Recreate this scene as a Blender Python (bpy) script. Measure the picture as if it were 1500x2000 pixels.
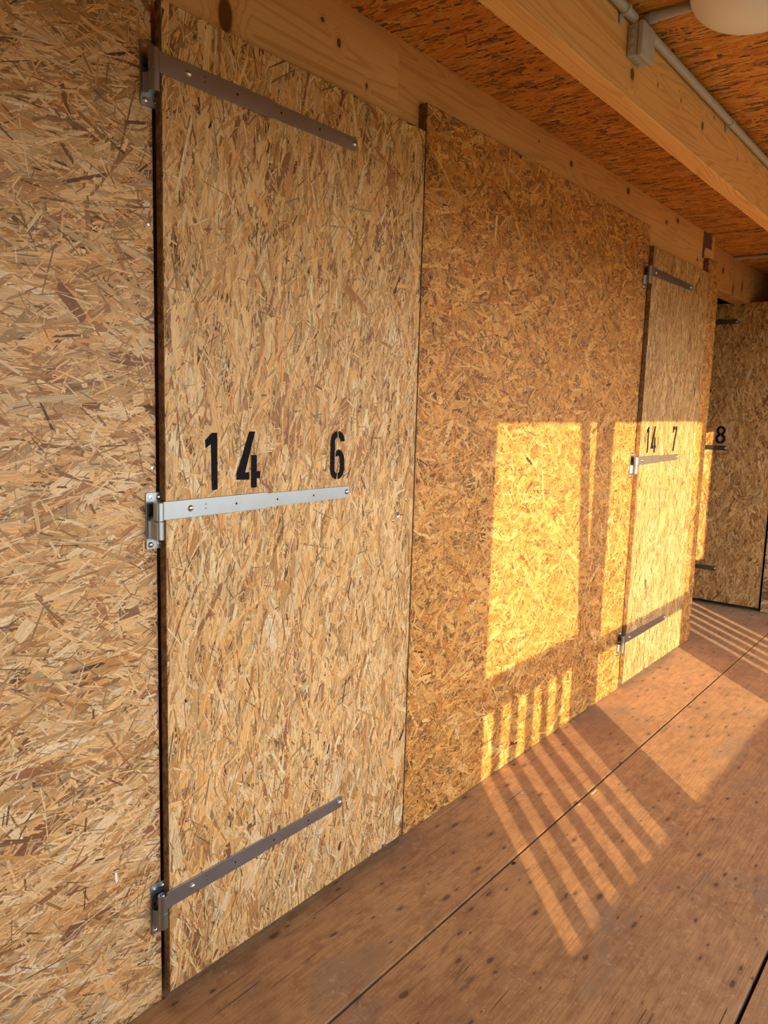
import bpy, bmesh, math, random
import numpy as np
from mathutils import Vector, Matrix

S = bpy.context.scene
for o in list(bpy.data.objects):
    bpy.data.objects.remove(o, do_unlink=True)
COL = S.collection

# ------------------------------------------------------------------ camera
F_PX = 1527.25                                   # focal length in pixels of the 1500 x 2000 frame
YAW, PITCH, ROLL = 0.665377636, -0.137310510, 0.0290042646
CAM = Vector((1.5057, 0.0, 1.5))                 # wall plane is x = 0, floor z = 0, corridor runs along +y
fw = Vector((-math.sin(YAW)*math.cos(PITCH), math.cos(YAW)*math.cos(PITCH), math.sin(PITCH)))
rt = fw.cross(Vector((0, 0, 1))).normalized()
up = rt.cross(fw)
rt, up = (math.cos(ROLL)*rt + math.sin(ROLL)*up), (-math.sin(ROLL)*rt + math.cos(ROLL)*up)
cam_data = bpy.data.cameras.new('camera')
cam_data.sensor_fit = 'VERTICAL'; cam_data.sensor_height = 24.0
cam_data.lens = F_PX/2000*24.0
cam_data.clip_start = 0.02; cam_data.clip_end = 500
cam = bpy.data.objects.new('camera', cam_data); COL.objects.link(cam)
m = Matrix((rt, up, -fw)).transposed().to_4x4(); m.translation = CAM
cam.matrix_world = m
S.camera = cam

# ------------------------------------------------------------------ world, sun, exposure
SUN_AZ = math.radians(45.4)                      # the light travels 45 deg into the wall
SUN_TAN = 0.21
SUN_DIR = Vector((-math.sin(SUN_AZ), math.cos(SUN_AZ), -SUN_TAN)).normalized()
world = bpy.data.worlds.new('sky'); S.world = world; world.use_nodes = True
wn = world.node_tree; wn.nodes.clear()
wo = wn.nodes.new('ShaderNodeOutputWorld'); wb = wn.nodes.new('ShaderNodeBackground')
# hazy evening sky: pale towards the horizon, blue overhead
tc = wn.nodes.new('ShaderNodeTexCoord'); sp = wn.nodes.new('ShaderNodeSeparateXYZ'); sk = wn.nodes.new('ShaderNodeValToRGB')
wn.links.new(tc.outputs['Generated'], sp.inputs[0]); wn.links.new(sp.outputs[2], sk.inputs[0])
sk.color_ramp.elements[0].position = 0.0; sk.color_ramp.elements[0].color = (0.97, 0.96, 0.94, 1)
sk.color_ramp.elements[1].position = 0.75; sk.color_ramp.elements[1].color = (0.55, 0.72, 1.0, 1)
wb.inputs['Strength'].default_value = 4.6
wn.links.new(sk.outputs[0], wb.inputs[0]); wn.links.new(wb.outputs[0], wo.inputs[0])
sd = bpy.data.lights.new('sun', 'SUN'); sd.energy = 6.9; sd.color = (1.0, 0.715, 0.37); sd.angle = math.radians(0.30)
sun = bpy.data.objects.new('sun', sd); COL.objects.link(sun)
sun.rotation_euler = SUN_DIR.to_track_quat('-Z', 'Y').to_euler(); sun.location = (12, -12, 6)
S.view_settings.view_transform = 'Standard'; S.view_settings.look = 'None'
S.view_settings.gamma = 1.0; S.view_settings.use_curve_mapping = False
S.view_settings.exposure = 0.62

# ------------------------------------------------------------------ helpers
def ray(u, v):
    return rt*((u-750)/F_PX) - up*((v-1000)/F_PX) + fw
def onwall(u, v, x=0.0):                          # photo pixel -> point on the plane x
    d = ray(u, v); return CAM + d*((x-CAM.x)/d.x)
def onlevel(u, v, z=0.0):                         # photo pixel -> point at the height z
    d = ray(u, v); return CAM + d*((z-CAM.z)/d.z)

def tag(o, label=None, cat=None, kind=None, group=None):
    if label: o['label'] = label
    if cat: o['category'] = cat
    if kind: o['kind'] = kind
    if group: o['group'] = group
    return o
def adopt(o, parent):
    if parent is not None:
        o.parent = parent
        inv = Matrix.Translation(-Vector(parent.location)) if parent.type == 'EMPTY' else Matrix.Identity(4)
        o.matrix_parent_inverse = inv
    return o
def empty(name, loc=(0, 0, 0), **k):
    o = bpy.data.objects.new(name, None); o.location = loc; o.empty_display_size = 0.1
    COL.objects.link(o); return tag(o, **k)
def link(name, me, mat, parent=None, **k):
    if mat: me.materials.clear(); me.materials.append(mat)
    o = bpy.data.objects.new(name, me); COL.objects.link(o); adopt(o, parent)
    return tag(o, **k)
def finish(bm, name, smooth=None):
    me = bpy.data.meshes.new(name)
    bmesh.ops.recalc_face_normals(bm, faces=bm.faces)
    bm.to_mesh(me); bm.free()
    if smooth is not None:
        me.polygons.foreach_set('use_smooth', [True]*len(me.polygons))
        me.set_sharp_from_angle(angle=math.radians(smooth))
    return me
def box_bm(x0, x1, y0, y1, z0, z1, bev=0.0, bm=None, seg=1):
    b = bmesh.new()
    bmesh.ops.create_cube(b, size=1)
    bmesh.ops.scale(b, vec=(x1-x0, y1-y0, z1-z0), verts=b.verts)
    bmesh.ops.translate(b, vec=((x0+x1)/2, (y0+y1)/2, (z0+z1)/2), verts=b.verts)
    if bev: bmesh.ops.bevel(b, geom=list(b.edges), offset=bev, segments=seg, affect='EDGES', profile=0.5)
    if bm is None: return b
    me = bpy.data.meshes.new('t'); b.to_mesh(me); b.free(); bm.from_mesh(me); bpy.data.meshes.remove(me)
    return bm
def box(name, x0, x1, y0, y1, z0, z1, mat, parent=None, bev=0.0, **k):
    return link(name, finish(box_bm(x0, x1, y0, y1, z0, z1, bev), name), mat, parent, **k)
def lathe_bm(prof, M, n=24, bm=None):
    """profile of (radius, height) turned about the local z of M"""
    b = bm or bmesh.new(); rings = []
    for r, h in prof:
        if r < 1e-6: rings.append([b.verts.new(M @ Vector((0, 0, h)))])
        else: rings.append([b.verts.new(M @ Vector((r*math.cos(2*math.pi*i/n), r*math.sin(2*math.pi*i/n), h))) for i in range(n)])
    for a, c in zip(rings, rings[1:]):
        for i in range(n):
            j = (i+1) % n
            if len(a) == 1 and len(c) == 1: continue
            if len(a) == 1: b.faces.new((a[0], c[i], c[j]))
            elif len(c) == 1: b.faces.new((a[i], a[j], c[0]))
            else: b.faces.new((a[i], a[j], c[j], c[i]))
    return b
def frame(loc, axis):
    q = Vector(axis).to_track_quat('Z', 'Y').to_matrix().to_4x4(); q.translation = Vector(loc); return q
def tube(name, p, q, r, mat, parent=None, n=16, **k):
    p, q = Vector(p), Vector(q); L = (q-p).length
    b = lathe_bm([(0, 0), (r, 0), (r, L), (0, L)], frame(p, q-p), n)
    return link(name, finish(b, name, 40), mat, parent, **k)
def prism_bm(pts, axis_vec, bm=None):
    """closed polygon of 3-D points pushed along axis_vec"""
    b = bm or bmesh.new(); a = Vector(axis_vec)
    lo = [b.verts.new(Vector(p)) for p in pts]; hi = [b.verts.new(Vector(p)+a) for p in pts]
    b.faces.new(lo[::-1]); b.faces.new(hi)
    for i in range(len(pts)):
        j = (i+1) % len(pts); b.faces.new((lo[i], lo[j], hi[j], hi[i]))
    return b

# ------------------------------------------------------------------ materials
class NT:
    def __init__(s, name):
        s.m = bpy.data.materials.new(name); s.m.use_nodes = True; s.t = s.m.node_tree
        s.b = s.t.nodes['Principled BSDF']; s.out = s.t.nodes['Material Output']
    def n(s, typ, **k):
        x = s.t.nodes.new(typ)
        for a, v in k.items(): setattr(x, a, v)
        return x
    def l(s, a, b): s.t.links.new(a, b)
    def put(s, sock, v):
        if hasattr(v, 'is_linked') or hasattr(v, 'links'): s.l(v, sock)
        else: sock.default_value = v
    def math(s, op, a, b=None, c=None, clamp=False):
        x = s.n('ShaderNodeMath', operation=op); x.use_clamp = clamp
        for i, v in enumerate((a, b, c)):
            if v is not None: s.put(x.inputs[i], v)
        return x.outputs[0]
    def vmath(s, op, a, b=None):
        x = s.n('ShaderNodeVectorMath', operation=op); s.put(x.inputs[0], a)
        if b is not None: s.put(x.inputs[1], b)
        return x.outputs['Value'] if op in ('LENGTH', 'DISTANCE', 'DOT_PRODUCT') else x.outputs['Vector']
    def noise(s, vec, scale, detail=2, rough=0.5, dist=0.0):
        x = s.n('ShaderNodeTexNoise'); s.put(x.inputs['Vector'], vec)
        x.inputs['Scale'].default_value = scale; x.inputs['Detail'].default_value = detail
        x.inputs['Roughness'].default_value = rough; x.inputs['Distortion'].default_value = dist
        return x.outputs['Fac']
    def ramp(s, v, a, b, lo=0.0, hi=1.0, smooth=True):
        x = s.n('ShaderNodeMapRange'); x.interpolation_type = 'SMOOTHSTEP' if smooth else 'LINEAR'
        s.put(x.inputs['Value'], v)
        for k, q in (('From Min', a), ('From Max', b), ('To Min', lo), ('To Max', hi)): x.inputs[k].default_value = q
        return x.outputs['Result']
    def mix(s, f, a, b, mode='MIX'):
        x = s.n('ShaderNodeMix', data_type='RGBA', blend_type=mode); x.clamp_factor = True
        s.put(x.inputs[0], f)
        for i, v in ((6, a), (7, b)):
            s.put(x.inputs[i], (v[0], v[1], v[2], 1.0) if isinstance(v, tuple) and len(v) == 3 else v)
        return x.outputs[2]
    def coord(s): return s.n('ShaderNodeTexCoord').outputs['Object']
    def bump(s, h, strength, dist):
        x = s.n('ShaderNodeBump'); x.inputs['Strength'].default_value = strength; x.inputs['Distance'].default_value = dist
        s.l(h, x.inputs['Height']); s.l(x.outputs[0], s.b.inputs['Normal'])
    def base(s, c): s.put(s.b.inputs['Base Color'], c if not (isinstance(c, tuple) and len(c) == 3) else (*c, 1.0))
    def set(s, **k):
        for a, v in k.items(): s.put(s.b.inputs[a.replace('_', ' ')], v)
        return s

def mat_strand():
    t = NT('pressed_wood_strand')
    at = t.n('ShaderNodeAttribute', attribute_name='tone'); uv = t.n('ShaderNodeAttribute', attribute_name='grain_uv')
    g = t.noise(t.vmath('MULTIPLY', uv.outputs['Vector'], (16, 420, 1)), 1.0, 3, 0.6)
    p = t.noise(t.vmath('MULTIPLY', uv.outputs['Vector'], (90, 1100, 1)), 1.0, 1, 0.5)
    k = t.math('MULTIPLY', t.ramp(g, 0.34, 0.64, 0.72, 1.10), t.ramp(p, 0.60, 0.74, 1.0, 0.72))
    c = t.mix(1.0, at.outputs['Color'], t.vmath('MULTIPLY', (1, 1, 1), k), 'MULTIPLY')
    x = t.n('ShaderNodeCombineXYZ'); [t.l(k, i) for i in x.inputs]
    c = t.mix(1.0, at.outputs['Color'], x.outputs[0], 'MULTIPLY')
    t.base(c); t.set(Roughness=0.52, Specular_IOR_Level=0.35)
    t.bump(g, 0.35, 0.0006)
    return t.m
def mat_osb_core():
    t = NT('osb_board_core'); co = t.coord()
    a = t.noise(t.vmath('MULTIPLY', co, (60, 14, 45)), 1.0, 4, 0.7)
    b = t.noise(co, 160, 3, 0.6)
    c = t.mix(t.ramp(a, 0.35, 0.65), (0.14, 0.070, 0.028), (0.31, 0.175, 0.072))
    c = t.mix(t.ramp(b, 0.56, 0.66), c, (0.10, 0.050, 0.020))
    t.base(c); t.set(Roughness=0.75, Specular_IOR_Level=0.2); t.bump(b, 0.6, 0.002)
    return t.m
def mat_wood(name, light, dark, knots=(), rings=16.0, seed=0.0, rough=0.5, joint=None):
    """planed softwood, grain along y; knots are (y, z, ry, rz) on a face of constant x"""
    t = NT(name); co = t.coord()
    co2 = t.vmath('ADD', co, (seed*3.1, seed*7.7, seed*1.3))
    base = t.noise(t.vmath('MULTIPLY', co2, (7, 0.55, 7)), 1.0, 2, 0.45, 0.35)
    g = t.math('MULTIPLY', base, rings); mask = None; halo = None
    for (ky, kz, ry, rz) in knots:
        d = t.vmath('SUBTRACT', co, (0, ky, kz)); d = t.vmath('MULTIPLY', d, (0, 0.7/ry, 0.7/rz))
        ln = t.vmath('LENGTH', d)
        c = t.ramp(ln, 0.75, 1.15, 1.0, 0.0); h = t.ramp(ln, 0.6, 4.0, 1.0, 0.0)
        mask = c if mask is None else t.math('MAXIMUM', mask, c)
        halo = h if halo is None else t.math('MAXIMUM', halo, h)
    if halo is not None: g = t.math('ADD', g, t.math('MULTIPLY', halo, 2.6))
    fr = t.math('FRACT', g)
    line = t.math('MULTIPLY', t.ramp(fr, 0.50, 0.93), t.ramp(fr, 0.93, 1.0, 1.0, 0.0))
    fib = t.noise(t.vmath('MULTIPLY', co2, (260, 6, 260)), 1.0, 2, 0.6)
    cloud = t.noise(t.vmath('MULTIPLY', co2, (3, 0.9, 3)), 1.0, 2)
    c = t.mix(t.math('MULTIPLY', line, 0.55), light, dark)
    c = t.mix(t.ramp(fib, 0.45, 0.75, 0.0, 0.30), c, dark)
    c = t.mix(t.ramp(cloud, 0.40, 0.70, 0.0, 0.30), c, dark)
    if mask is not None:
        c = t.mix(t.math('MULTIPLY', t.ramp(halo, 0.45, 0.95), 0.35), c, dark)
        c = t.mix(mask, c, (dark[0]*0.28, dark[1]*0.22, dark[2]*0.18))
    v = t.n('ShaderNodeTexVoronoi'); t.l(t.vmath('MULTIPLY', co2, (13, 3.3, 13)), v.inputs['Vector'])
    c = t.mix(t.ramp(v.outputs['Distance'], 0.045, 0.075, 0.75, 0.0), c, (dark[0]*0.3, dark[1]*0.25, dark[2]*0.2))
    t.base(c); t.set(Roughness=rough, Specular_IOR_Level=0.3); t.bump(fib, 0.18, 0.001)
    return t.m
def mat_floor():
    t = NT('worn_floor_wood'); co = t.coord()
    oi = t.n('ShaderNodeObjectInfo').outputs['Random']
    sx = t.n('ShaderNodeSeparateXYZ'); t.l(co, sx.inputs[0])
    # glued lamellas about 11 cm wide and 1.9 m long
    lam = t.math('FLOOR', t.math('DIVIDE', sx.outputs[0], 0.109))
    wv = t.n('ShaderNodeTexWhiteNoise', noise_dimensions='2D')
    cb = t.n('ShaderNodeCombineXYZ'); t.l(lam, cb.inputs[0])
    off = t.n('ShaderNodeTexWhiteNoise', noise_dimensions='1D'); t.l(lam, off.inputs['W'])
    t.l(t.math('FLOOR', t.math('DIVIDE', t.math('ADD', sx.outputs[1], t.math('MULTIPLY', off.outputs['Value'], 3.0)), 1.9)), cb.inputs[1])
    t.l(cb.outputs[0], wv.inputs['Vector'])
    sh = t.vmath('MULTIPLY', wv.outputs['Color'], (9, 9, 9)); p = t.vmath('ADD', co, sh)
    base = t.noise(t.vmath('MULTIPLY', p, (9, 0.32, 9)), 1.0, 2, 0.45, 0.5)
    fr = t.math('FRACT', t.math('MULTIPLY', base, 19.0))
    line = t.math('MULTIPLY', t.ramp(fr, 0.45, 0.93), t.ramp(fr, 0.93, 1.0, 1.0, 0.0))
    fib = t.noise(t.vmath('MULTIPLY', p, (330, 7, 330)), 1.0, 2, 0.65)
    c = t.mix(t.math('MULTIPLY', line, 0.45), (0.49, 0.295, 0.140), (0.28, 0.148, 0.062))
    c = t.mix(t.ramp(wv.outputs['Value'], 0.0, 1.0, 0.0, 0.35), c, (0.57, 0.37, 0.195))
    c = t.mix(t.ramp(fib, 0.42, 0.70, 0.0, 0.52), c, (0.17, 0.092, 0.050))
    # worn grey-brown clouds, dust, stains and scratches
    cl = t.noise(co, 2.3, 5, 0.62, 0.6)
    c = t.mix(t.ramp(cl, 0.42, 0.64, 0.0, 0.55), c, (0.28, 0.150, 0.076))
    mo = t.noise(t.vmath('MULTIPLY', p, (30, 14, 30)), 1.0, 4, 0.70)
    c = t.mix(t.ramp(mo, 0.46, 0.66, 0.0, 0.55), c, (0.23, 0.112, 0.046))
    c = t.mix(t.ramp(mo, 0.46, 0.30, 0.0, 0.40), c, (0.57, 0.345, 0.165))
    gy = t.noise(t.vmath('MULTIPLY', co, (4.5, 2.2, 4)), 1.0, 3, 0.6, 0.7)
    c = t.mix(t.ramp(gy, 0.54, 0.68, 0.0, 0.55), c, (0.26, 0.195, 0.145))
    st = t.noise(t.vmath('MULTIPLY', co, (13, 4.0, 13)), 1.0, 4, 0.62, 0.8)
    c = t.mix(t.ramp(st, 0.61, 0.72, 0.0, 0.62), c, (0.125, 0.088, 0.066))
    du = t.noise(co, 38, 4, 0.75); du2 = t.noise(co, 3.1, 2, 0.5)
    c = t.mix(t.math('MULTIPLY', t.ramp(du, 0.54, 0.68, 0.0, 0.60), t.ramp(du2, 0.45, 0.60)), c, (0.60, 0.46, 0.31))
    def cells(vec, scale):
        v = t.n('ShaderNodeTexVoronoi'); v.voronoi_dimensions = '2D'; t.l(t.vmath('MULTIPLY', vec, scale), v.inputs['Vector'])
        q = t.n('ShaderNodeSeparateColor'); t.l(v.outputs['Color'], q.inputs[0])
        return v.outputs['Distance'], q.outputs
    wob = t.math('MULTIPLY', t.math('SUBTRACT', t.noise(co, 26, 4), 0.5), 0.34)
    d, q = cells(p, (5.2, 2.0, 1)); d = t.math('ADD', d, wob)                 # knots of many sizes
    d = t.math('DIVIDE', d, t.math('ADD', t.math('MULTIPLY', t.math('POWER', q[1], 1.6), 1.5), 0.30))
    has = t.math('GREATER_THAN', q[0], 0.78)
    c = t.mix(t.math('MULTIPLY', t.ramp(d, 0.10, 0.30, 0.50, 0.0), has), c, (0.20, 0.100, 0.052))
    c = t.mix(t.math('MULTIPLY', t.ramp(d, 0.070, 0.125, 0.82, 0.0), has), c, (0.070, 0.045, 0.034))
    d, q = cells(co, (15, 8, 1)); d = t.math('ADD', d, t.math('MULTIPLY', t.math('SUBTRACT', t.noise(co, 90, 2), 0.5), 0.22))
    c = t.mix(t.math('MULTIPLY', t.ramp(d, 0.05, 0.11, 0.65, 0.0), t.math('GREATER_THAN', q[1], 0.80)), c, (0.62, 0.50, 0.36))
    c = t.mix(t.math('MULTIPLY', t.ramp(d, 0.02, 0.06, 0.85, 0.0), t.math('LESS_THAN', q[1], 0.12)), c, (0.05, 0.03, 0.02))
    cr = t.noise(t.vmath('MULTIPLY', p, (120, 2.2, 1)), 1.0, 1, 0.4)          # short drying cracks
    c = t.mix(t.math('MULTIPLY', t.ramp(cr, 0.735, 0.76), t.ramp(cl, 0.40, 0.55)), c, (0.06, 0.03, 0.018))
    c = t.mix(1.0, c, (0.90, 0.735, 0.545), 'MULTIPLY')
    t.base(c)
    t.set(Roughness=t.ramp(cl, 0.3, 0.7, 0.48, 0.62), Specular_IOR_Level=0.32, Sheen_Weight=0.13, Sheen_Roughness=0.45, Sheen_Tint=(1.0, 0.92, 0.80, 1.0))
    t.bump(fib, 0.25, 0.0012)
    return t.m
def mat_plain(name, col, rough=0.5, metal=0.0, spec=0.5, var=0.0, scale=30):
    t = NT(name)
    if var:
        n = t.noise(t.coord(), scale, 3, 0.6)
        t.base(t.mix(t.ramp(n, 0.3, 0.7), tuple(v*(1-var) for v in col), tuple(min(1, v*(1+var)) for v in col)))
        t.set(Roughness=t.ramp(n, 0.3, 0.7, rough*0.95, min(1, rough*1.06)))
    else: t.base(col); t.set(Roughness=rough)
    t.set(Metallic=metal, Specular_IOR_Level=spec)
    return t.m
def mat_paint():
    t = NT('black_stencil_paint'); co = t.coord()
    n = t.noise(co, 170, 3, 0.7); n2 = t.noise(co, 22, 2)
    a = t.math('ADD', t.math('MULTIPLY', n, 0.75), t.math('MULTIPLY', n2, 0.35))
    t.base(t.mix(t.ramp(n, 0.35, 0.7), (0.004, 0.005, 0.007), (0.014, 0.014, 0.017)))
    t.set(Roughness=0.8, Specular_IOR_Level=0.12, Alpha=t.ramp(a, 0.66, 0.76, 1.0, 0.25))
    return t.m
def mat_opal():
    t = NT('opal_lamp_glass'); t.base((0.94, 0.94, 0.92))
    t.set(Roughness=0.38, Specular_IOR_Level=0.35, Subsurface_Weight=0.25)
    t.b.inputs['Subsurface Radius'].default_value = (0.02, 0.015, 0.01)
    return t.m

M_STRAND = mat_strand(); M_CORE = mat_osb_core(); M_FLOOR = mat_floor()
M_ZINC = mat_plain('galvanised_steel', (0.37, 0.405, 0.42), 0.36, 1.0, 0.5, 0.03, 25)
M_BOLT = mat_plain('bright_steel', (0.70, 0.71, 0.72), 0.22, 1.0)
M_HOLE = mat_plain('dark_hole', (0.012, 0.009, 0.007), 0.9)
M_PVC = mat_plain('grey_pvc', (0.46, 0.45, 0.44), 0.42, 0, 0.45, 0.04)
M_PLATE = mat_plain('dark_perforated_steel', (0.20, 0.19, 0.18), 0.45, 0.9, 0.5, 0.15)
M_PAINT = mat_paint(); M_OPAL = mat_opal()
M_GROUND = mat_plain('unseen_dark_ground', (0.15, 0.14, 0.07), 0.9, 0, 0.1, 0.3, 0.6)  # made-up ground cover, darkened so less light reaches the upper walls
M_PINE = mat_wood('pale_pine_boarding', (0.62, 0.44, 0.26), (0.46, 0.29, 0.15), seed=3.3)  # unseen gallery side, coloured paler so it bounces more light inside
M_DARK = mat_plain('dark_subfloor', (0.055, 0.024, 0.014), 0.9, 0, 0.1)
M_RAIL = mat_wood('grey_larch', (0.36, 0.26, 0.17), (0.20, 0.13, 0.08), seed=9)

# ------------------------------------------------------------------ pressed strand boards
TONES = np.array([(0.66, 0.46, 0.245), (0.60, 0.385, 0.18), (0.53, 0.315, 0.13), (0.70, 0.52, 0.31), (0.46, 0.255, 0.10),
                  (0.78, 0.63, 0.42), (0.36, 0.185, 0.075), (0.25, 0.115, 0.055), (0.88, 0.78, 0.60), (0.10, 0.050, 0.030)])
WEIGHT = np.array([.21, .19, .15, .15, .11, .115, .060, .024, .026, .006]); WEIGHT = WEIGHT/WEIGHT.sum()

def strands(parent, O, U, V, w, h, ang, spread, seed, tint=(1, 1, 1), dens=(420, 2600, 8000), size=1.0, wild=0.14, sat=1.0):
    """every strand is its own sliver of wood pressed on the face O + u U + v V, about a millimetre thick in all"""
    rs = np.random.RandomState(seed); O, U, V = (np.array(q, float) for q in (O, U, V)); N = np.cross(U, V)
    area = w*h; vs, fs, tones, uvs, base = [], [], [], [], 0
    for cls, d in enumerate(dens):
        n = int(area*d)
        if n == 0: continue
        L = np.exp(rs.normal(math.log((0.115, 0.056, 0.026)[cls]), (0.28, 0.38, 0.50)[cls], n))*size
        W = np.exp(rs.normal(math.log((0.0175, 0.0068, 0.0019)[cls]), (0.35, 0.45, 0.45)[cls], n))*size
        L = np.clip(L, 0.006, 0.19); W = np.clip(W, 0.0009, 0.036)
        th = ang + rs.normal(0, spread, n)*(1.0, 1.05, 1.35)[cls]
        th = np.where(rs.rand(n) < wild*(0.7, 1, 1.6)[cls], rs.uniform(0, math.pi, n), th)
        c = rs.rand(n, 2)*[w, h]
        if cls == 2: X = np.array([-.5, .5, .46, -.42]); Y = np.array([-.5, -.4, .5, .42])
        else: X = np.array([-.5, -.45, 0, .46, .5, .47, 0, -.44]); Y = np.array([.1, -.5, -.5, -.5, -.1, .5, .5, .5])
        k = len(X)
        lx = (X + rs.uniform(-.07, .07, (n, k)))*L[:, None]
        ly = (Y + rs.uniform(-.16, .16, (n, k)))*W[:, None]
        bend = rs.normal(0, 0.5, n)[:, None]*(lx/L[:, None])**2*np.minimum(W*2.2, L*0.10)[:, None]
        ly2 = ly + bend
        cx_, sn = np.cos(th)[:, None], np.sin(th)[:, None]
        pu = np.clip(c[:, :1] + lx*cx_ - ly2*sn, 0.0004, w-0.0004); pv = np.clip(c[:, 1:] + lx*sn + ly2*cx_, 0.0004, h-0.0004)
        z0 = ((0.00015, 0.00020, 0.00050)[cls] + rs.rand(n)*(0.00080, 0.00095, 0.00080)[cls])[:, None]
        tilt = np.clip(rs.normal(0, 0.035, n), -0.08, 0.08)[:, None]
        z = np.clip(z0 + tilt*np.clip(ly, -0.004, 0.004), 0.0001, 0.00145)
        P = O + pu[..., None]*U + pv[..., None]*V + z[..., None]*N
        vs.append(P.reshape(-1, 3)); fs.append((base + np.arange(n*k)).reshape(n, k)); base += n*k
        ti = rs.choice(len(TONES), n, p=WEIGHT); t = TONES[ti]*np.exp(rs.normal(0, 0.20, (n, 1)))
        if cls == 0: t = np.maximum(t, np.array([0.22, 0.105, 0.058]))
        if cls == 2: t = np.where(rs.rand(n, 1) < 0.30, t*np.array([1.50, 1.55, 1.65]), t*np.where(rs.rand(n, 1) < .42, 0.46, 1.0))
        g = t.mean(1, keepdims=True); t = g + (t-g)*sat
        t = np.clip(t*np.array(tint), 0, None); t = t/np.maximum(1.0, t.max(1, keepdims=True)/0.84)
        tones.append(np.repeat(t, k, 0))
        r0 = rs.rand(n, 2)*40
        uvs.append(np.stack([lx + r0[:, :1], ly + r0[:, 1:]], -1).reshape(-1, 2))
    co = np.concatenate(vs); me = bpy.data.meshes.new('strands')
    me.vertices.add(len(co)); me.vertices.foreach_set('co', co.ravel())
    sizes = np.concatenate([np.full(len(f), f.shape[1]) for f in fs]); idx = np.concatenate([f.ravel() for f in fs])
    me.loops.add(len(idx)); me.loops.foreach_set('vertex_index', idx.astype(np.int32))
    me.polygons.add(len(sizes)); st = np.concatenate([[0], np.cumsum(sizes)[:-1]])
    me.polygons.foreach_set('loop_start', st.astype(np.int32))
    a = me.attributes.new('tone', 'FLOAT_COLOR', 'POINT')
    a.data.foreach_set('color', np.c_[np.concatenate(tones), np.ones(len(co))].astype(np.float32).ravel())
    b = me.attributes.new('grain_uv', 'FLOAT_VECTOR', 'POINT'); uu = np.concatenate(uvs)
    b.data.foreach_set('vector', np.c_[uu, np.zeros(len(co))].astype(np.float32).ravel())
    me.update(calc_edges=True)
    return link('wood_strands', me, M_STRAND, parent, kind='stuff')

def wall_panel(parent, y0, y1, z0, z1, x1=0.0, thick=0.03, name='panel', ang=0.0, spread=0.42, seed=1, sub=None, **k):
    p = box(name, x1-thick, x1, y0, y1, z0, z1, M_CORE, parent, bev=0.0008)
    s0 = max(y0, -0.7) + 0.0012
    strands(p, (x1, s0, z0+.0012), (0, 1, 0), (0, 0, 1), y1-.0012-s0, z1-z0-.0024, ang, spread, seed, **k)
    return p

ZC = 2.579                                        # underside of the ceiling boards
ZP = 2.425                                        # top of the wall panels
ZD0, ZD1 = 0.030, 2.328                           # door leaf
YEND = 6.40

# ------------------------------------------------------------------ floor
fl = empty('floor', (1.0, 2.0, 0), kind='structure', label='worn reddish brown wooden floor of wide boards', cat='floor')
box('subfloor', -2.6, 2.4, -6, 9, -0.09, -0.031, M_DARK, fl)
for x0, x1 in ((-2.6, -1.172), (-1.166, -0.402), (-0.396, 0.3615), (0.3700, 1.1335), (1.1455, 1.905), (1.912, 2.4)):
    box('floor_board', x0, x1, -6, 9, -0.03, 0.0, M_FLOOR, fl, bev=0.0014)

M_RAW = mat_plain('raw_splinter_wood', (0.66, 0.50, 0.33), 0.7, 0, 0.2, 0.15, 200)
for u, v, sx, sy, mt in ((1160, 1547, .006, .026, M_RAW), (1131, 1571, .004, .014, M_RAW), (1003, 1686, .008, .012, M_DARK)):  # raw wood chips; the dark patch paints the shade inside a notch
    c0 = onlevel(u, v); rr = random.Random(u)
    pts = [(c0.x + sx*math.cos(a)*rr.uniform(.35, 1.3), c0.y + sy*math.sin(a)*rr.uniform(.6, 1.1), 0.0003) for a in np.linspace(0, 2*math.pi, 9)[:-1]]
    link('chip_or_notch', finish(prism_bm(pts, (0, 0, 0.0012)), 'chip_or_notch'), mt, fl)
# ------------------------------------------------------------------ left wall of strand boards
wl = empty('wall_left', (0, 2.5, 0), kind='structure', label='wall of orange pressed strand boards with numbered doors', cat='wall')
Y6A, Y6B = 1.0815, 2.042                          # the first door leaf
Y7A, Y7B = 4.030, 4.976                           # the second door leaf
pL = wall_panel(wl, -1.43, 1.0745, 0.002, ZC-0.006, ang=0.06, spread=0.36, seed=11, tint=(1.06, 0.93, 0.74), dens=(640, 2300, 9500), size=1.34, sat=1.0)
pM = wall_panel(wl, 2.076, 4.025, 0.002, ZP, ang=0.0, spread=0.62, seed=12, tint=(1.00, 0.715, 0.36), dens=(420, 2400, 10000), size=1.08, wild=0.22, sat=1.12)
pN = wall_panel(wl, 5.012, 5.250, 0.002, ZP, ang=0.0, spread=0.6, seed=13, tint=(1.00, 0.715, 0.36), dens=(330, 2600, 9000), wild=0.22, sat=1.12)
fk = onwall(226, 1715)
link('paint_fleck', finish(prism_bm([(0.0013, fk.y+a, fk.z+b) for a, b in ((-.003, .014), (.002, .015), (.0045, -.008), (.001, -.014), (-.002, -.006))], (0.0004, 0, 0)), 'paint_fleck'), mat_plain('white_paint', (0.85, 0.85, 0.88), 0.5), pL)
# studs and jambs standing behind the boards
for y0, y1 in ((0.95, 1.070), (2.090, 2.20), (3.90, 4.015), (5.025, 5.14)):
    box('stud', -0.150, -0.0305, y0, y1, 0.001, 2.30, M_DARK, wl)
for u, v in ((290, 437), (297.5, 915), (284, 1963)):
    p = onwall(u, v, 0.001)
    link('screw', finish(lathe_bm([(0, 0.0012), (0.0018, 0.0012), (0.0022, 0.0019), (0.0042, 0.0016), (0.0042, 0)], frame((0.0004, p.y, p.z), (1, 0, 0)), 14), 'screw', 35), M_BOLT, pL)

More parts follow.
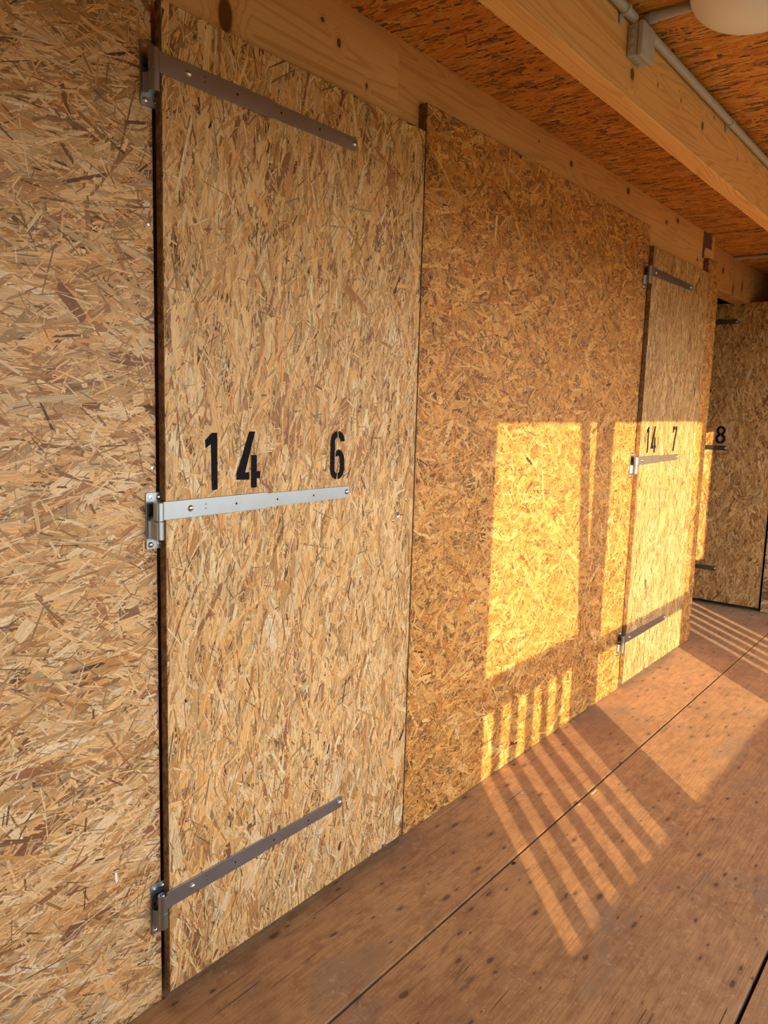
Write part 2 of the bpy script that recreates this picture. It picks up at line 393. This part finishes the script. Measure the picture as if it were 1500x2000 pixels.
# ------------------------------------------------------------------ beams
def ypoly(name, pts, x0, x1, mat, parent):
    return link(name, finish(prism_bm([(x0, y, z) for y, z in pts], (x1-x0, 0, 0)), name), mat, parent)
XB = -0.031
def knot(u, v, ry, rz, x=XB):
    p = onwall(u, v, x); return (p.y, p.z, ry, rz)
wbm1 = mat_wood('spruce_beam_a', (0.84, 0.48, 0.195), (0.54, 0.245, 0.072), [knot(440, 30, .016, .030), knot(662, 84, .006, .009), knot(716, 168, .004, .006), knot(630, 38, .005, .005)], seed=1, rings=9)
wbm2 = mat_wood('spruce_beam_b', (0.80, 0.44, 0.160), (0.53, 0.240, 0.068), [knot(1116, 320, .010, .009), knot(1227, 373, .013, .011), knot(1302, 434, .012, .008), knot(1324, 431, .016, .010), knot(1362, 507, .009, .007), knot(1053, 276, .004, .004)], seed=2.3, rings=15)
bm_root = empty('wall_beam', (-0.09, 1.5, 2.26), kind='structure', label='long planed spruce beam running along the wall top', cat='beam')
jy = onwall(778, 160, XB).y; nT = 44; zs = np.linspace(2.262, ZC-.0005, nT*2+1)
teeth = [(jy + (0.007 if i % 2 else -0.007), z) for i, z in enumerate(zs)]
ypoly('beam_length', [(-1.4, 2.262)] + teeth + [(-1.4, ZC-.0005)], -0.15, XB, wbm1, bm_root)
t2 = [(y+0.0009, z) for y, z in teeth]
ypoly('beam_length', t2[::-1] + [(t2[0][0]+.001, 2.262), (5.205, 2.262), (5.205, ZC-.0005)], -0.15, XB, wbm2, bm_root)
fbm = mat_wood('spruce_beam_c', (0.66, 0.34, 0.120), (0.42, 0.185, 0.055), [knot(1413, 528, .014, .016, -.09), knot(1432, 565, .010, .03, -.09), knot(1450, 560, .010, .03, -.09)], seed=4.1)
tag(link('far_beam', finish(box_bm(-0.21, -0.092, 5.207, 8.9, 2.320, ZC-.0005, .003), 'far_beam'), fbm),
    'shorter spruce beam set back behind the end of the wall', 'beam', 'structure')
jm = mat_wood('spruce_joist', (0.90, 0.53, 0.20), (0.60, 0.275, 0.080), [knot(1235, 145, .010, .012, .583), knot(1372, 246, .008, .010, .583), knot(1285, 166, .003, .006, .583), knot(1395, 230, .003, .005, .583), knot(1330, 196, .003, .006, .583), knot(1440, 310, .003, .006, .583)], seed=5.7, rings=24)
tag(link('ceiling_joist', finish(box_bm(0.5175, 0.583, -6, 6.39, 2.362, ZC-.0005, .0025), 'ceiling_joist'), jm),
    'bare spruce ceiling joist carrying the grey conduit and box', 'beam', 'structure')
jm2 = mat_wood('spruce_joist_b', (0.90, 0.53, 0.20), (0.60, 0.275, 0.080), seed=8.2, rings=24)
tag(link('ceiling_joist', finish(box_bm(1.25, 1.315, -6, 6.39, 2.362, ZC-.0005, .0025), 'ceiling_joist'), jm2),
    'second ceiling joist above the photographer, outside the view', 'beam', 'structure')

# perforated hanger at the end of the wall beam
h0 = onwall(1376, 452, XB+.003); h1 = onwall(1391, 475, XB+.003); hb = onwall(1379, 496, XB+.003)
hg = empty('beam_hanger', (XB, h0.y, hb.z), label='dark perforated steel bracket nailed to the end of wall beam', cat='bracket')
ypoly('plate', [(h0.y, ZC-.003), (h1.y, ZC-.003), (h1.y, ZC-.085), (h0.y+.055, ZC-.088), (h0.y+.030, ZC-.11), (h0.y+.025, ZC-.155), (h0.y, ZC-.155)], XB, XB+.003, M_PLATE, hg)
for i in range(3):
    for j in range(4):
        if j == 3 and i: continue
        link('nail', finish(lathe_bm([(0, .0022), (.003, .0014), (.0035, 0)], frame((XB+.003, h0.y+.015+i*(h1.y-h0.y-.03)/2, ZC-.016-j*.022), (1, 0, 0)), 8), 'nail', 40), M_BOLT, hg)

# ------------------------------------------------------------------ ceiling
ce = empty('ceiling', (1.0, 2.5, ZC), kind='structure', label='ceiling of orange brown pressed strand boards', cat='ceiling')
for y0, y1 in ((-4.93, 0.068), (0.072, 5.074), (5.084, 9.0)):
    for x0, x1 in ((-2.6, -0.123), (-0.120, 1.277), (1.280, 2.4)):
        c = box('ceiling_board', x0, x1, y0, y1, ZC, ZC+.022, M_CORE, ce, bev=.001)
        a, b = max(y0, 0.5)+.001, min(y1, 7.2)-.001
        if x0 > -1 and b > a:
            strands(c, (x0+.001 if x0 > -.1 else x0+.001, a, ZC), (0, 1, 0), (1, 0, 0), b-a, min(x1, 1.9)-x0-.002, math.pi/2, 0.22, int(40+y0*7+x0*13) % 997,
                    tint=(1.55, 1.02, 0.40), dens=(300, 2000, 5000) if x0 < 1 else (250, 900, 1500), size=1.05, wild=0.08, sat=1.1)
box('roof_deck', -2.6, 2.4, -6, 9, ZC+.024, ZC+.05, M_DARK, ce)

# ------------------------------------------------------------------ strap hinges and doors
def dome(name, loc, axis, r, h, mat, parent):
    prof = [(r*math.cos(a), h*math.sin(a)) for a in np.linspace(0, math.pi/2, 6)]; prof[-1] = (0, h)
    return link(name, finish(lathe_bm([(r, -.0004)] + prof, frame(loc, axis), 18), name, 60), mat, parent)
def torx(name, loc, axis, r, parent):
    s = link(name, finish(lathe_bm([(0, .0004), (r*.42, .0004), (r*.46, .0016), (r*.9, .0014), (r, .0002), (r, -.0004)], frame(loc, axis), 18), name, 35), M_BOLT, parent)
    return s
def rounded(y0, y1, z0, z1, r, n=4):
    out = []
    for cy, cz, a0 in ((y1-r, z1-r, 0), (y0+r, z1-r, 90), (y0+r, z0+r, 180), (y1-r, z0+r, 270)):
        for i in range(n+1):
            a = math.radians(a0+90*i/n); out.append((cy+r*math.cos(a), cz+r*math.sin(a)))
    return out
class Placed:
    """maps hinge coordinates (along the wall, out of the wall, height) to the scene for either wall"""
    def __init__(s, fn): s.f = fn
    def pts(s, L, out): return [s.f(a, out, z) for a, z in L]
def hinge(door, P, a0, z, face, with_plate=True):
    """a0: left edge of the wall plate; z: middle of the strap; face: door front relative to the wall"""
    o_ax = (P.f(0, 1, 0)-P.f(0, 0, 0))
    f = face + 0.0016
    s = 0.046
    # strap: wide half, narrow half with a shouldered step, rounded end
    step, end = a0+0.350, a0+0.674
    hw, hn = 0.0212, 0.0172
    L = [(a0+.022, z-hw), (step-.004, z-hw), (step, z-hn), (end-.006, z-hn), (end-.0015, z-hn+.0025), (end, z-hn+.006), (end, z+hn-.006), (end-.0015, z+hn-.0025), (end-.006, z+hn), (step, z+hn), (step-.004, z+hw), (a0+.022, z+hw)]
    b = prism_bm(P.pts(L, f), o_ax*0.0050)
    bmesh.ops.bevel(b, geom=[e for e in b.edges], offset=.0006, segments=1, affect='EDGES')
    st = link('hinge_strap', finish(b, 'hinge_strap'), M_ZINC, door)
    for da in (0.105, 0.661):
        dome('bolt', P.f(a0+da, f+.005, z+.0005), o_ax, .0078, .0052, M_BOLT, st)
    for da in (0.245, 0.385, 0.523):
        link('hole', finish(lathe_bm([(0, .0003), (.0030, .0003), (.0030, -.001)], frame(P.f(a0+da, f+.005, z), o_ax), 12), 'hole'), M_HOLE, st)
    for i in (0, 1):                               # the small stamp punched into the strap
        zz = z+.004-i*.010
        pts = [(a0+.150+.004*math.cos(q), zz+.0040*math.sin(q)) for q in np.linspace(0.4, 2.9, 6)]
        pts += [(a0+.150+.0028*math.cos(q), zz+.0028*math.sin(q)) for q in np.linspace(2.9, 0.4, 6)]
        link('stamp', finish(prism_bm(P.pts(pts, f+.005), o_ax*.0002), 'stamp'), M_HOLE, st)
    if not with_plate: return
    pw = .0445
    b = prism_bm(P.pts(rounded(a0, a0+pw, z-.089, z+.0415, .005), .0012), o_ax*.0032)
    bmesh.ops.bevel(b, geom=[e for e in b.edges], offset=.0005, segments=1, affect='EDGES')
    pl = link('hinge_plate', finish(b, 'hinge_plate'), M_ZINC, door)
    dome('bolt', P.f(a0+.0335, .0044, z+.0300), o_ax, .0070, .0050, M_BOLT, pl)
    dome('bolt', P.f(a0+.0110, .0044, z-.0785), o_ax, .0070, .0050, M_BOLT, pl)
    torx('screw', P.f(a0+.0105, .0044, z+.0305), o_ax, .0055, pl)
    torx('screw', P.f(a0+.0340, .0044, z-.0775), o_ax, .0055, pl)
    link('hole', finish(lathe_bm([(0, .0003), (.0042, .0003), (.0042, -.001)], frame(P.f(a0+.0105, .0044, z-.009), o_ax), 12), 'hole'), M_HOLE, pl)
    ka, ko, kr = a0+.0165, face+.0065, .0118      # knuckle axis
    vert = Vector((0, 0, 1))
    for nm, z0, z1 in (('strap_knuckle', z-.0212, z+.0212), ('plate_knuckle', z-.0645, z-.0222)):
        b = lathe_bm([(.0072, z1-z0-.006), (.0072, z1-z0), (kr-.001, z1-z0), (kr, z1-z0-.001), (kr, .001), (kr-.001, 0), (0, 0)], frame(P.f(ka, ko, z0), vert), 24)
        link(nm, finish(b, nm, 35), M_ZINC, pl if nm == 'plate_knuckle' else st)
    link('pin', finish(lathe_bm([(0, .046), (.004, .046), (.0068, .0415), (.0068, 0)], frame(P.f(ka, ko, z-.024), vert), 16), 'pin', 40), M_BOLT, pl)
    # the folded leg that carries the lower knuckle
    L = [(a0+.004, .0040), (a0+.009, .0075), (a0+.0120, .018), (ka-.002, ko+.004), (ka+.004, ko-.004), (a0+.034, .0070), (a0+.040, .0040)]
    b = bmesh.new(); lo = [b.verts.new(P.f(a, o, z-.0640)) for a, o in L]; hi = [b.verts.new(P.f(a, o, z-.0235)) for a, o in L]
    b.faces.new(lo); b.faces.new(hi[::-1])
    for i in range(len(L)):
        j = (i+1) % len(L); b.faces.new((lo[i], lo[j], hi[j], hi[i]))
    link('bracket_leg', finish(b, 'bracket_leg', 40), M_ZINC, pl)

def glyph(door_leaf, P, out, polys, name='numeral'):
    b = bmesh.new(); ax = P.f(0, 1, 0)-P.f(0, 0, 0)
    for L in polys: prism_bm(P.pts(L, out), ax*0.00025, b)
    return link(name, finish(b, name), M_PAINT, door_leaf)
def arc(cx, cz, rx, rz, d0, d1, n=9):
    return [(cx+rx*math.cos(math.radians(a)), cz+rz*math.sin(math.radians(a))) for a in np.linspace(d0, d1, n)]
def ringpart(cx, cz, rx, rz, w, d0, d1): return arc(cx, cz, rx, rz, d0, d1) + arc(cx, cz, rx-w, rz-w, d1, d0)
def digit(ch, a, z):
    """stencil digits 0.137 m tall, lower-left corner (a, z)"""
    if ch == '1': L = [[(.021, .137), (.038, .137), (.039, .000), (.022, -.001), (.019, .110), (.003, .101), (.001, .119)]]
    elif ch == '4': L = [[(.040, .139), (.060, .139), (.027, .037), (.041, .037), (.041, .018), (-.002, .020), (.000, .037)],
                         [(.047, .080), (.066, .079), (.066, .038), (.078, .038), (.077, .020), (.066, .020), (.066, -.003), (.047, -.003)]]
    elif ch == '6':
        L = [arc(.0265, .106, .0275, .031, 90, 180, 6) + arc(.0265, .030, .0275, .030, 180, 270, 6) + arc(.0265, .030, .0090, .012, 270, 180, 5) + arc(.0265, .106, .0090, .013, 180, 90, 5),
             ringpart(.0325, .106, .0265, .031, .0185, 90, 4)]
        L += [[(.0215, .078), (.030, .085)] + arc(.032, .052, .027, .033, 90, 0, 6) + arc(.032, .030, .027, .030, 0, -90, 6) + arc(.032, .030, .0085, .012, -90, 0, 5) + arc(.032, .052, .0085, .015, 0, 90, 5) + [(.0215, .064)]]
    elif ch == '7': L = [[(.000, .137), (.030, .137), (.030, .117), (.020, .117), (.020, .102), (.000, .102)],
                         [(.036, .137), (.070, .137), (.070, .117), (.034, -.002), (.012, -.002), (.048, .117), (.036, .117)]]
    elif ch == '8': L = [ringpart(.0345, .0995, .033, .0375, .0185, 90, 270), ringpart(.0370, .0995, .033, .0375, .0185, 90, -90),
                         ringpart(.0345, .0375, .036, .0390, .0190, 90, 270), ringpart(.0370, .0375, .036, .0390, .0190, 90, -90)]
    return [[(a+p, z+q) for p, q in l] for l in L]

PW = Placed(lambda a, o, z: Vector((o, a, z)))            # left wall: along +y, out +x
PE = Placed(lambda a, o, z: Vector((a, YEND-o, z)))       # end wall: along +x, out -y
FACE = 0.022
def side_door(name, ya, yb, digits, seed, label, tint, hs=0.0):
    d = empty(name, (FACE/2, ya, ZD0), kind='structure', label=label, cat='door')
    leaf = box('door_leaf', 0.0006, FACE, ya, yb, ZD0, ZD1, M_CORE, d, bev=.0008)
    strands(leaf, (FACE, ya+.0012, ZD0+.0012), (0, 1, 0), (0, 0, 1), yb-ya-.0024, ZD1-ZD0-.0024, math.pi/2-.10, 0.34, seed, tint=tint,
            dens=(640, 2300, 10500), size=1.25, wild=0.10, sat=1.04)
    for ch, da in digits:
        glyph(leaf, PW, FACE+.0016, digit(ch, ya+da, 1.283))
    for z in (2.200, 1.2445, 0.286): hinge(d, PW, ya-.0385-hs, z, FACE)
    dome('lock_rivet', (FACE+.0012, yb-.042, 1.199), (1, 0, 0), .0060, .0036, M_BOLT, d)
    dome('lock_rivet', (FACE+.0012, yb-.107, 1.137), (1, 0, 0), .0060, .0036, M_BOLT, d)
    c = link('lock_cylinder', finish(lathe_bm([(0, .001), (.0036, .001), (.0044, .005), (.0084, .0055), (.0094, .0035), (.0094, 0)], frame((FACE+.001, yb-.087, 1.154), (1, 0, 0)), 20), 'lock_cylinder', 35), M_BOLT, d)
    link('keyhole', finish(lathe_bm([(0, .0014), (.0028, .0014), (.0028, 0)], frame((FACE+.001, yb-.087, 1.154), (1, 0, 0)), 12), 'keyhole'), M_HOLE, c)
    return d
side_door('door_1', Y6A, Y6B, (('1', .112), ('4', .212), ('6', .556)), 21,
          'large near strand board door marked 14 6 with three strap hinges', (1.17, 1.04, 0.80))
side_door('door_2', Y7A, Y7B, (('1', .083), ('4', .160), ('7', .500)), 22,
          'farther strand board door marked 14 7 crossed by sunlight', (1.0, 0.90, 0.68), 0.030)

# ------------------------------------------------------------------ end wall with the third door
we = empty('wall_end', (0.6, YEND, 0), kind='structure', label='strand board wall closing the corridor beside door 8', cat='wall')
p = box('panel', 0.178, 2.4, YEND+.001, YEND+.03, 0.002, 2.335, M_CORE, we)
strands(p, (0.180, YEND+.001, 0.004), (1, 0, 0), (0, 0, 1), 1.3, 2.33, 0.0, 0.4, 31, tint=(.98, .88, .74), dens=(330, 2200, 5000))
p = box('panel', -2.6, -0.80, YEND+.001, YEND+.03, 0.002, 2.335, M_CORE, we)
d3 = empty('door_3', (-0.3, YEND, ZD0), kind='structure', label='shaded strand board door at corridor end marked 8', cat='door')
leaf = box('door_leaf', -0.797, 0.166, YEND-FACE, YEND-.0006, ZD0, ZD1, M_CORE, d3, bev=.0008)
strands(leaf, (-0.796, YEND-FACE, ZD0+.0012), (1, 0, 0), (0, 0, 1), 0.9605, ZD1-ZD0-.0024, math.pi/2-.1, 0.42, 32, tint=(0.98, 0.80, 0.50), dens=(460, 2400, 6000), size=1.1)
glyph(leaf, PE, FACE+.0016, digit('8', -0.250, 1.270))
for z in (2.192, 1.238, 0.292): hinge(d3, PE, -0.836, z, FACE, True)
for dx, z, r in ((.032, 1.178, .0050), (-.103, 1.112, .0050)): dome('lock_rivet', (dx+.085, YEND-FACE-.0012, z), (0, -1, 0), r, .003, M_BOLT, d3)
c = link('lock_cylinder', finish(lathe_bm([(0, .001), (.003, .001), (.0036, .004), (.0075, .0045), (.0080, .003), (.0080, 0)], frame((0.012, YEND-FACE-.001, 1.128), (0, -1, 0)), 20), 'lock_cylinder', 35), M_BOLT, d3)

# ------------------------------------------------------------------ conduits, box, lamp
XJ = 0.583
def conduit(name, p, q, r, clips, label, side):
    c = empty(name, p, label=label, cat='conduit')
    tube('pipe', p, q, r, M_PVC, c)
    d = (Vector(q)-Vector(p)).normalized()
    for s in clips:
        cpos = Vector(p)+d*s
        k = tube('clip', cpos-d*.009, cpos+d*.009, r+.0028, M_PVC, c)
        if side == 'joist':
            b = box_bm(XJ+.0004, XJ+.008, cpos.y-.008, cpos.y+.008, cpos.z-r-.020, cpos.z-r+.002, .002)
            link('clip_foot', finish(b, 'clip_foot'), M_PVC, k)
            dome('clip_nail', (XJ+.008, cpos.y, cpos.z-r-.012), (1, 0, 0), .003, .002, M_BOLT, k)
    return c
RC = 0.0125
conduit('conduit', (XJ+RC+.004, -3.0, 2.553), (XJ+RC+.004, 2.190, 2.553), RC, (4.0, 5.128), 'grey plastic conduit on joist, running into the box from camera side', 'joist')
conduit('conduit', (XJ+RC+.004, 2.262, 2.553), (XJ+RC+.004, 5.84, 2.553), RC, (0.87, 2.3), 'long grey plastic conduit on joist running away beyond the box', 'joist')
conduit('conduit', (XJ+.033, 2.235, ZC-RC-.003), (0.875, 2.235, ZC-RC-.003), RC, (0.018,), 'short grey conduit across the ceiling between box and lamp', 'ceiling')
conduit('conduit', (-0.090, 5.872, ZC-.014), (2.19, 5.862, ZC-.014), .0115, (1.6,), 'thin grey conduit crossing the far dark end of ceiling', 'ceiling')
jb = empty('junction_box', (XJ, 2.235, 2.462), label='small grey plastic junction box on side of ceiling joist', cat='junction box')
link('body', finish(box_bm(XJ+.0005, XJ+.030, 2.188, 2.276, 2.458, 2.540, .004, seg=2), 'body', 40), M_PVC, jb)
link('lid', finish(box_bm(XJ+.031, XJ+.045, 2.185, 2.279, 2.455, 2.543, .003, seg=2), 'lid', 40), M_PVC, jb)
for z in (2.478, 2.499, 2.520):
    link('cable_port', finish(lathe_bm([(0, .002), (.007, .002), (.0085, .0008), (.009, -.001)], frame((XJ+.015, 2.188, z), (0, -1, 0)), 14), 'cable_port', 40), M_PVC, jb)
for y in (2.21, 2.232, 2.254):
    link('cable_port', finish(lathe_bm([(0, .002), (.007, .002), (.0085, .0008), (.009, -.001)], frame((XJ+.015, y, 2.458), (0, 0, -1)), 14), 'cable_port', 40), M_PVC, jb)
lx, ly_, lr = 0.905, 2.215, 0.16
lp = empty('ceiling_lamp', (lx, ly_, ZC), label='round opal glass lamp on the strand board ceiling', cat='lamp')
link('lamp_base', finish(lathe_bm([(0, 0), (lr*.93, 0), (lr*.93, .018), (lr*.8, .022)], frame((lx, ly_, ZC-.0012), (0, 0, -1)), 48), 'lamp_base', 40), M_PVC, lp)
prof = [(lr*math.cos(a)**.85, .020+.088*math.sin(a)) for a in np.linspace(0, math.pi/2, 14)]; prof[-1] = (0, .108)
link('lamp_shade', finish(lathe_bm([(lr*.9, .018)] + prof, frame((lx, ly_, ZC), (0, 0, -1)), 56), 'lamp_shade', 60), M_OPAL, lp)

# ------------------------------------------------------------------ open gallery side (out of view): parapet, posts, slatted railings
XW, TW = 2.2, 0.03
wr = empty('wall_right', (XW, 2, 0), kind='structure', label='open gallery side with low parapet and posts', cat='wall')
def wp(name, y0, y1, z0, z1): return box(name, XW, XW+TW, y0, y1, z0, z1, M_PINE, wr)
wp('parapet', -6, 9, 0.001, 0.437)
wp('lintel', -6, 9, 2.098, ZC-.001)
for a, b in ((-6.0, -5.0), (-2.60, 0.402), (1.352, 1.532), (2.985, 3.220), (3.943, 4.62), (6.25, 9.0)):  # openings behind the camera and past the far bay added for extra light
    wp('pier', a, b, 0.4375, 2.0975)
def railing(name, y0, y1, z0, z1, gaps, label):
    r = empty(name, (XW, (y0+y1)/2, 0.437), label=label, cat='railing')
    box('handrail', XW+.001, XW+TW-.001, y0, y1, z0, z1, M_RAIL, r, bev=.002)
    e = y0
    for a, b in gaps + [(y1, y1)]:
        if a-e > .004: box('slat', XW+.002, XW+.020, e, a, 0.4378, z0-.0004, M_RAIL, r)
        e = b
    return r
TS = 0.018
railing('railing', 0.4025, 1.3515, 0.932, 1.083, [(0.434+.1425*k-TS, 0.504+.1425*k) for k in range(5)] + [(1.146-TS, 1.240)], 'slatted wooden railing in the gallery bay next to pier')
railing('railing', 1.5325, 2.9845, 0.918, 1.006, [(1.533, 2.868)], 'plain single handrail across the middle gallery bay')
railing('railing', 3.2205, 3.9425, 0.932, 1.083, [(3.266+.1415*k-TS, 3.316+.1415*k) for k in range(5)], 'slatted wooden railing in the far gallery bay')
ln = [(1.171, 2.096), (1.252, 2.096), (1.365, 1.085), (1.273, 1.085)]
tag(link('leaning_plank', finish(prism_bm([(XW+.004, y, z) for y, z in ln], (0.020, 0, 0)), 'leaning_plank'), M_RAIL), 'loose plank leaning beside the gallery post', 'plank')
# closing walls of the building
box('wall_outer', -2.66, -2.6, -6, 9, -0.09, ZC+.05, M_CORE, kind='structure', label='outer strand board wall behind the storage rooms', cat='wall')
box('wall_back', -2.6, 2.4, 9.0, 9.06, -0.09, ZC+.05, M_CORE, kind='structure', label='far strand board wall of the dark end', cat='wall')
box('wall_front', -2.6, 2.4, -6.06, -6.0, -0.09, ZC+.05, M_CORE, kind='structure', label='strand board wall far behind the camera', cat='wall')
box('wall_near', -0.03, 0.0, -6.0, -1.435, 0.002, ZC-.002, M_CORE, kind='structure', label='strand board wall continuing behind the camera', cat='wall')
box('ground', -60, 90, -90, 90, -3.2, -3.0, M_GROUND, kind='structure', label='unseen ground below the gallery, kept dark to limit upward light', cat='ground')
